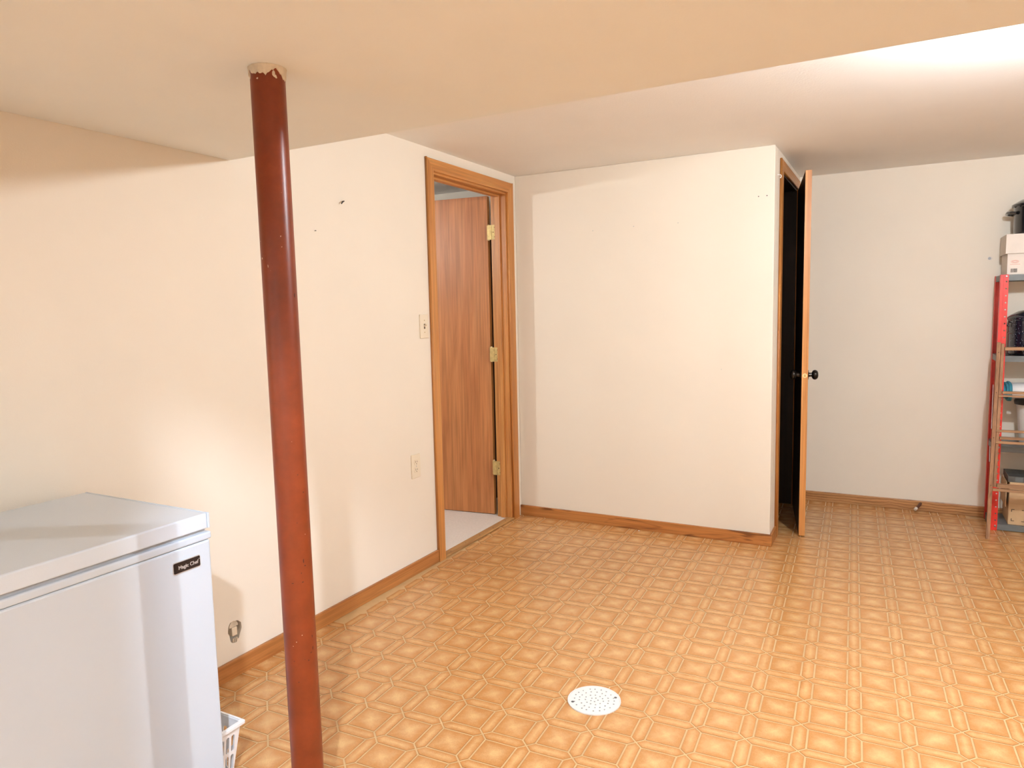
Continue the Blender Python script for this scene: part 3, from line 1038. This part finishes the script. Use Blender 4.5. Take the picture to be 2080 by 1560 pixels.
tube('stem', [(XC - 0.003, 4.075, 1.992), (XC + 0.012, 4.075, 1.992), (XC + 0.017, 4.075, 1.987), (XC + 0.017, 4.072, 1.979), (XC + 0.012, 4.070, 1.974)], 0.003, m_rubber, wh)
lathe('flange', [(0.008, 0.0), (0.006, 0.003)], m_rubber, wh, 14, frame((XC, 4.075, 1.992), (0, 1, 0), (0, 0, 1)))
ds = tag(empty('baseboard_door_stop', (2.266, YF - BT, 0.048)), 'dark wooden door stop with pale tip on the far baseboard', 'door stop')
tube('rod', [(2.266, YF - BT + 0.002, 0.050), (2.262, YF - 0.03, 0.046), (2.244, YF - 0.058, 0.030)], 0.0085, m_stopwood, ds, 10)
tube('tip', [(2.244, YF - 0.058, 0.030), (2.236, YF - 0.070, 0.022)], 0.0095, m_rubber, ds, 10)

# ------------------------------------------------------------------ floor drain
DX, DY, DR = 1.2375, 2.110, 0.0885
dr = tag(empty('floor_drain', (DX, DY, 0)), 'round white perforated drain cover in the patterned floor', 'drain')
holes = []
for rr, nn, ph in ((0.013, 5, 0.2), (0.030, 11, 0.1), (0.049, 17, 0.3), (0.067, 20, 0.0)):
    for k in range(nn):
        a = ph + 2 * math.pi * k / nn + random.uniform(-0.05, 0.05)
        rj = rr + random.uniform(-0.0015, 0.0015)
        holes.append(circle(rj * math.cos(a), rj * math.sin(a), 0.0033, 8))
Md = Matrix.Translation((DX, DY, 0))
plate('grate', [circle(0, 0, DR - 0.005, 64)] + holes, 0.0022, Md @ Matrix.Translation((0, 0, 0.0036)), m_drain, dr)
plate('ring', [circle(0, 0, DR, 64), circle(0, 0, DR - 0.0045, 64)], 0.0040, Md @ Matrix.Translation((0, 0, 0.0030)), m_drain, dr)
plate('pit', [circle(0, 0, DR - 0.006, 48)], 0.0008, Md @ Matrix.Translation((0, 0, 0.0016)), m_drainhole, dr)  # near-black disc just under the grate so the holes read dark
for a in (0.62, 0.62 + math.pi):
    lathe('screw', [(0.0052, 0.0045), (0.0045, 0.0058), (0.002, 0.0059)], m_tray, dr, 12, Md @ Matrix.Translation((0.0735 * math.cos(a), 0.0735 * math.sin(a), 0)))

# ------------------------------------------------------------------ red steel shelving
SX0, SX1, SY0, SY1, SZ = 2.600, 3.360, 4.780, 5.040, 1.447
sh = tag(empty('shelf_unit', ((SX0 + SX1) / 2, (SY0 + SY1) / 2, 0)), 'red and grey steel shelving standing against the far wall', 'shelf')


def post(x, y, sx, sy):
    """angle post: flange facing y with punched holes, flange along the side"""
    loops = [rect(0, 0.0012, 0.038, SZ)]
    for k in range(37):
        z = 0.022 + k * 0.0385
        if z < SZ - 0.01:
            loops.append(circle(0.028, z, 0.0042, 8))
    ux = (sx, 0, 0)
    M = frame((x, y, 0), ux, (0, 0, 1))
    pz = plate('post', loops, 0.0016, M, m_red, sh)
    box('post_side', (min(x, x + sx * 0.0016), min(y, y + sy * 0.038), 0.0012), (max(x, x + sx * 0.0016), max(y, y + sy * 0.038), SZ), m_red, pz)
    x0, x1 = sorted((x + sx * 0.0150, x + sx * 0.0168))
    y0, y1 = sorted((y - sy * 0.0008, y - sy * 0.0026))
    box('fold', (x0, y0, 0.0012), (x1, y1, SZ), m_red, pz)


post(SX0, SY0, 1, 1)
post(SX1, SY0, -1, 1)
post(SX0, SY1, 1, -1)
post(SX1, SY1, -1, -1)
SHZ = [1.445, 0.997, 0.487, 0.036]
for z in SHZ:
    a, b = SX0 + 0.002, SX1 - 0.002
    c, d = SY0 + 0.002, SY1 - 0.002
    t = 0.0016
    boxes('shelf_board', [((a, c, z - t), (b, d, z)), ((a, c, z - 0.032), (b, c + t, z - t)), ((a, d - t, z - 0.032), (b, d, z - t)),
                          ((a, c + t, z - 0.032), (a + t, d - t, z - t)), ((b - t, c + t, z - 0.032), (b, d - t, z - t))], m_grey, sh)
for z in SHZ:
    for zz in (z - 0.008,):
        for x in (SX0 + 0.028, SX1 - 0.028):
            lathe('bolt', [(0.005, 0.0), (0.0045, 0.003), (0.002, 0.0036)], m_steel, sh, 10, frame((x, SY0 - 0.0008, zz), (1, 0, 0), (0, 0, 1)))

# ------------------------------------------------------------------ things on the shelves
bb = tag(empty('file_box', (2.78, 4.91, SHZ[0])), 'white cardboard file box with lid on the top shelf', 'box')
Z0 = SHZ[0] + 0.0005
box('box_body', (2.629, 4.796, Z0), (2.940, 5.030, Z0 + 0.205), m_cardwhite, bb, 0.0015, 1)
boxes('box_lid', [((2.619, 4.786, Z0 + 0.115), (2.950, 4.789, Z0 + 0.2205)), ((2.619, 5.036, Z0 + 0.115), (2.950, 5.039, Z0 + 0.2205)),
                  ((2.619, 4.789, Z0 + 0.115), (2.622, 5.036, Z0 + 0.2205)), ((2.947, 4.789, Z0 + 0.115), (2.950, 5.036, Z0 + 0.2205)),
                  ((2.622, 4.789, Z0 + 0.2175), (2.947, 5.036, Z0 + 0.2205))], m_cardwhite, bb)
Mf = frame((0, 4.796, 0), (1, 0, 0), (0, 0, 1))
MfT = Mf @ Matrix.Translation((0, 0, 0.0004))
plate('printed_oval', [circle(2.664, Z0 + 0.071, 0.018, 24, 0.0085), circle(2.664, Z0 + 0.071, 0.0165, 24, 0.0073)], 0.0005, MfT, m_redink, bb)
plate('printed_oval', [circle(2.664, Z0 + 0.071, 0.0125, 24, 0.0048), circle(2.664, Z0 + 0.071, 0.0105, 24, 0.0033)], 0.0005, MfT, m_redink, bb)
plate('printed_rule', [rect(2.642, Z0 + 0.0555, 2.688, Z0 + 0.0570)], 0.0005, MfT, m_redink, bb)
bars = []
x = 2.647
for wd, gp in ((.0035, .0022), (.0012, .0015), (.0028, .0012), (.0012, .0020), (.0035, .0012), (.0012, .0012), (.0028, .0015), (.0016, .001)):
    bars.append(rect(x, Z0 + 0.012, x + wd, Z0 + 0.033))
    x += wd + gp
plate('bar_code', bars, 0.0005, MfT, m_ink, bb)

pt = tag(empty('stock_pot', (2.792, 4.912, Z0 + 0.2205)), 'black enamel stock pot with lid on top of the white box', 'pot')
zp = Z0 + 0.2210
Mp = Matrix.Translation((2.792, 4.912, zp))
lathe('pot_body', [(0.118, 0.0), (0.124, 0.004), (0.128, 0.020), (0.130, 0.150), (0.134, 0.154), (0.134, 0.158)], m_pot, pt, 40, Mp)
lathe('pot_lid', [(0.140, 0.156), (0.141, 0.166), (0.134, 0.172), (0.10, 0.192), (0.05, 0.204), (0.001, 0.207)], m_pot, pt, 40, Mp)
lathe('lid_knob', [(0.010, 0.206), (0.010, 0.218), (0.022, 0.224), (0.022, 0.232), (0.001, 0.236)], m_pot, pt, 20, Mp)
for s in (-1, 1):
    tube('handle', [Mp @ Vector((s * 0.126, -0.048, 0.118)), Mp @ Vector((s * 0.150, -0.046, 0.122)), Mp @ Vector((s * 0.160, -0.030, 0.124)), Mp @ Vector((s * 0.160, 0.030, 0.124)),
                    Mp @ Vector((s * 0.150, 0.046, 0.122)), Mp @ Vector((s * 0.126, 0.048, 0.118))], 0.0085, m_pot, pt)

pn = tag(empty('canning_pot', (2.780, 4.910, SHZ[1])), 'dark blue speckled canning pot with domed lid on the second shelf', 'pot')
Mq = Matrix.Translation((2.780, 4.910, SHZ[1] + 0.0005))
lathe('pot_body', [(0.112, 0.0), (0.118, 0.006), (0.1195, 0.030), (0.1195, 0.120), (0.1225, 0.123), (0.1225, 0.129), (0.120, 0.132), (0.121, 0.195), (0.125, 0.199), (0.125, 0.205)],
      m_speckle, pn, 40, Mq)
lathe('pot_lid', [(0.127, 0.2055), (0.126, 0.212), (0.110, 0.226), (0.075, 0.246), (0.03, 0.257), (0.001, 0.259)], m_speckle, pn, 40, Mq)
for s in (-1, 1):
    tube('handle', [Mq @ Vector((s * 0.119, -0.04, 0.160)), Mq @ Vector((s * 0.134, -0.035, 0.180)), Mq @ Vector((s * 0.139, 0, 0.186)), Mq @ Vector((s * 0.134, 0.035, 0.180)),
                    Mq @ Vector((s * 0.119, 0.04, 0.160))], 0.0035, m_pot, pn)
tube('lid_handle', [Mq @ Vector((-0.03, 0, 0.255)), Mq @ Vector((-0.025, 0, 0.280)), Mq @ Vector((0.025, 0, 0.280)), Mq @ Vector((0.03, 0, 0.255))], 0.006, m_pot, pn)

pl = tag(empty('plastic_pail', (2.800, 4.905, SHZ[2])), 'tapered white plastic pail with a black lid on the third shelf', 'pail')
Mr = Matrix.Translation((2.800, 4.905, SHZ[2] + 0.0005))
lathe('pail_body', [(0.060, 0.0), (0.062, 0.003), (0.084, 0.225), (0.088, 0.228), (0.088, 0.236)], m_pail, pl, 36, Mr)
lathe('pail_lid', [(0.093, 0.230), (0.096, 0.246), (0.090, 0.262), (0.086, 0.263), (0.0005, 0.263)], m_blackmetal, pl, 36, Mr)

# folded towels lying on the pail
zt = SHZ[2] + 0.2645


def roll(name, x0, x1, y0, y1, z0, z1, mat, parent, bulge):
    bm = bmesh.new()
    n, mseg = 20, 10
    rings = []
    for i in range(mseg + 1):
        t = i / mseg
        x = x0 + (x1 - x0) * t
        s = 1 - 0.12 * abs(2 * t - 1) ** 4
        ring = []
        for k in range(n):
            a = 2 * math.pi * k / n
            cy, cz = math.cos(a), math.sin(a)
            cy = math.copysign(abs(cy) ** 0.55, cy)
            cz = math.copysign(abs(cz) ** 0.75, cz)
            wob = 1 + bulge * math.sin(5 * t * 3 + 2 * a)
            ring.append(bm.verts.new((x, (y0 + y1) / 2 + (y1 - y0) / 2 * cy * s * wob, (z0 + z1) / 2 + (z1 - z0) / 2 * cz * (s if cz > 0 else 1))))
        rings.append(ring)
    for a, b in zip(rings[:-1], rings[1:]):
        for k in range(n):
            bm.faces.new((a[k], a[(k + 1) % n], b[(k + 1) % n], b[k]))
    bm.faces.new(rings[0][::-1])
    bm.faces.new(rings[-1])
    return link(name, bm_mesh(name, bm), mat, parent, True)


tw = tag(empty('towel_bundle', (2.78, 4.89, zt)), 'rolled white cloth with a teal towel end on the third shelf', 'towels')
roll('white_cloth', 2.672, 2.930, 4.822, 4.985, zt, zt + 0.086, m_cloth, tw, 0.02)
for k, (a, b, hh) in enumerate(((2.640, 2.655, 0.082), (2.655, 2.668, 0.092), (2.667, 2.684, 0.098))):
    roll('teal_fold', a, b, 4.812 - 0.004 * k, 4.992, zt - 0.016 if k == 2 else zt, zt + hh * 0.95, m_teal, tw, 0.03)

cb = tag(empty('cardboard_box', (2.83, 4.91, SHZ[3])), 'brown cardboard box printed with corner marks on the bottom shelf', 'box')
zc = SHZ[3] + 0.0005
box('box_body', (2.690, 4.802, zc), (2.985, 5.028, zc + 0.245), m_card, cb, 0.002, 1)
boxes('flap', [((2.692, 4.797, zc + 0.150), (2.983, 4.8015, zc + 0.243))], m_card, cb)
boxes('tape', [((2.692, 4.7955, zc + 0.120), (2.983, 4.7968, zc + 0.172))], plain('tan box tape', (0.55, 0.36, 0.20), 0.4), cb)
bm = bmesh.new()
add_box(bm, (2.676, 4.810, zc + 0.10), (2.679, 5.02, zc + 0.245))
link('flap', bm_mesh('flap', bm), m_card, cb)
marks = []
x0, x1, z0, z1, l, t = 2.704, 2.768, zc + 0.022, zc + 0.090, 0.015, 0.003
for xa, sx in ((x0, 1), (x1, -1)):
    for za, sz in ((z0, 1), (z1, -1)):
        poly = [(xa, za), (xa + sx * l, za), (xa + sx * l, za + sz * t), (xa + sx * t, za + sz * t), (xa + sx * t, za + sz * l), (xa, za + sz * l)]
        marks.append(poly)
for mk in marks:
    plate('corner_mark', [mk], 0.0005, frame((0, 4.8016, 0), (1, 0, 0), (0, 0, 1)), m_ink, cb)
ty = tag(empty('metal_tray', (2.81, 4.91, zc + 0.2455)), 'shallow dark grey tray lying on the brown cardboard box', 'tray')
zy = zc + 0.2457
boxes('tray_wall', [((2.684, 4.806, zy), (2.94, 4.809, zy + 0.032)), ((2.684, 5.017, zy), (2.94, 5.020, zy + 0.032)), ((2.684, 4.809, zy), (2.687, 5.017, zy + 0.032)),
                    ((2.937, 4.809, zy), (2.94, 5.017, zy + 0.032))], m_tray, ty)
box('tray_base', (2.687, 4.809, zy), (2.937, 5.017, zy + 0.003), m_tray, ty)
box('front_panel', (2.716, 4.8045, zy + 0.004), (2.752, 4.8062, zy + 0.029), m_grey, ty)

# ------------------------------------------------------------------ wooden stepladder leaning on the shelving
LB = Vector((2.566, 4.575, 0.0012))
LT = Vector((2.594, 4.738, 1.075))
LWID = 0.42
ld = tag(empty('step_ladder', (2.77, 4.6, 0)), 'weathered wooden stepladder folded and leaning against the red shelving', 'ladder')


def rail_bm(A, B, wx, wy):
    bm = bmesh.new()
    vs = []
    for Pp in (A, B):
        for dx, dy in ((0, 0), (wx, 0), (wx, wy), (0, wy)):
            vs.append(bm.verts.new((Pp.x + dx, Pp.y + dy, Pp.z)))
    for f in ((0, 1, 2, 3), (7, 6, 5, 4), (0, 4, 5, 1), (1, 5, 6, 2), (2, 6, 7, 3), (3, 7, 4, 0)):
        bm.faces.new([vs[i] for i in f])
    bmesh.ops.bevel(bm, geom=bm.edges[:], offset=0.0012, segments=1, affect='EDGES')
    return bm


def lerp(z, off=Vector((0, 0, 0))):
    t = (z - LB.z) / (LT.z - LB.z)
    return LB + (LT - LB) * t + off


link('rail', bm_mesh('rail', rail_bm(LB, LT, 0.018, 0.022)), m_ladder, ld)
inner0 = lerp(0.285, Vector((0.0195, 0.004, 0)))
inner1 = lerp(1.068, Vector((0.0195, 0.002, 0)))
link('back_leg', bm_mesh('back_leg', rail_bm(inner0, inner1, 0.015, 0.018)), m_ladder, ld)
RB = LB + Vector((LWID, 0, 0))
RT = LT + Vector((LWID - 0.05, 0, 0))
link('rail', bm_mesh('rail', rail_bm(RB, RT, 0.018, 0.022)), m_ladder, ld)
r0_ = RB + (RT - RB) * ((0.285 - RB.z) / (RT.z - RB.z)) + Vector((-0.0165, 0.004, 0))
r1_ = RB + (RT - RB) * ((1.068 - RB.z) / (RT.z - RB.z)) + Vector((-0.0165, 0.002, 0))
link('back_leg', bm_mesh('back_leg', rail_bm(r0_, r1_, 0.015, 0.018)), m_ladder, ld)
for z, th, full in ((1.040, 0.018, 1), (0.800, 0.014, 1), (0.783, 0.010, 0), (0.592, 0.012, 0), (0.553, 0.012, 1), (0.530, 0.014, 0), (0.294, 0.020, 1), (0.272, 0.014, 0)):
    p0 = lerp(z)
    t = (z - LB.z) / (LT.z - LB.z)
    xr = (RB + (RT - RB) * t).x
    xa = p0.x + (0.036 if full else 0.018)
    dep = 0.030 if full else 0.016
    o = box('step' if full else 'cross_bar', (xa, p0.y - 0.006, z - th / 2), (xr - 0.001, p0.y - 0.006 + dep, z + th / 2), m_ladder_x, ld, 0.0015, 1)
tube('spreader', [lerp(0.84, Vector((-0.004, 0.03, 0))), lerp(0.60, Vector((-0.0025, 0.012, 0)))], 0.0022, m_spread, ld, 6)
tube('spreader', [lerp(0.50, Vector((-0.003, 0.03, 0))), lerp(0.42, Vector((-0.0025, 0.012, 0)))], 0.0022, m_spread, ld, 6)
for z in (1.02, 0.80, 0.553, 0.294):
    lathe('nail_head', [(0.003, 0.0), (0.002, 0.0012)], m_slot, ld, 8, frame(lerp(z, Vector((0.009, 0.0, 0))), (1, 0, 0), (0, 0, 1)))

# ------------------------------------------------------------------ scraps on the floor
for (x, y, s), lb in zip(((0.797, 3.940, 0.006), (1.08, 3.30, 0.004)), ('white scrap lying on the floor against the back baseboard', 'tiny pale crumb on the floor in front of the back baseboard')):
    bm = bmesh.new()
    bmesh.ops.create_icosphere(bm, subdivisions=1, radius=s, matrix=Matrix.Translation((x, y, TH + s * 0.4)) @ Matrix.Diagonal((1, 0.7, 0.4, 1)))
    tag(link('floor_scrap', bm_mesh('floor_scrap', bm), m_cloth), lb, 'scrap', 'scraps on the floor')
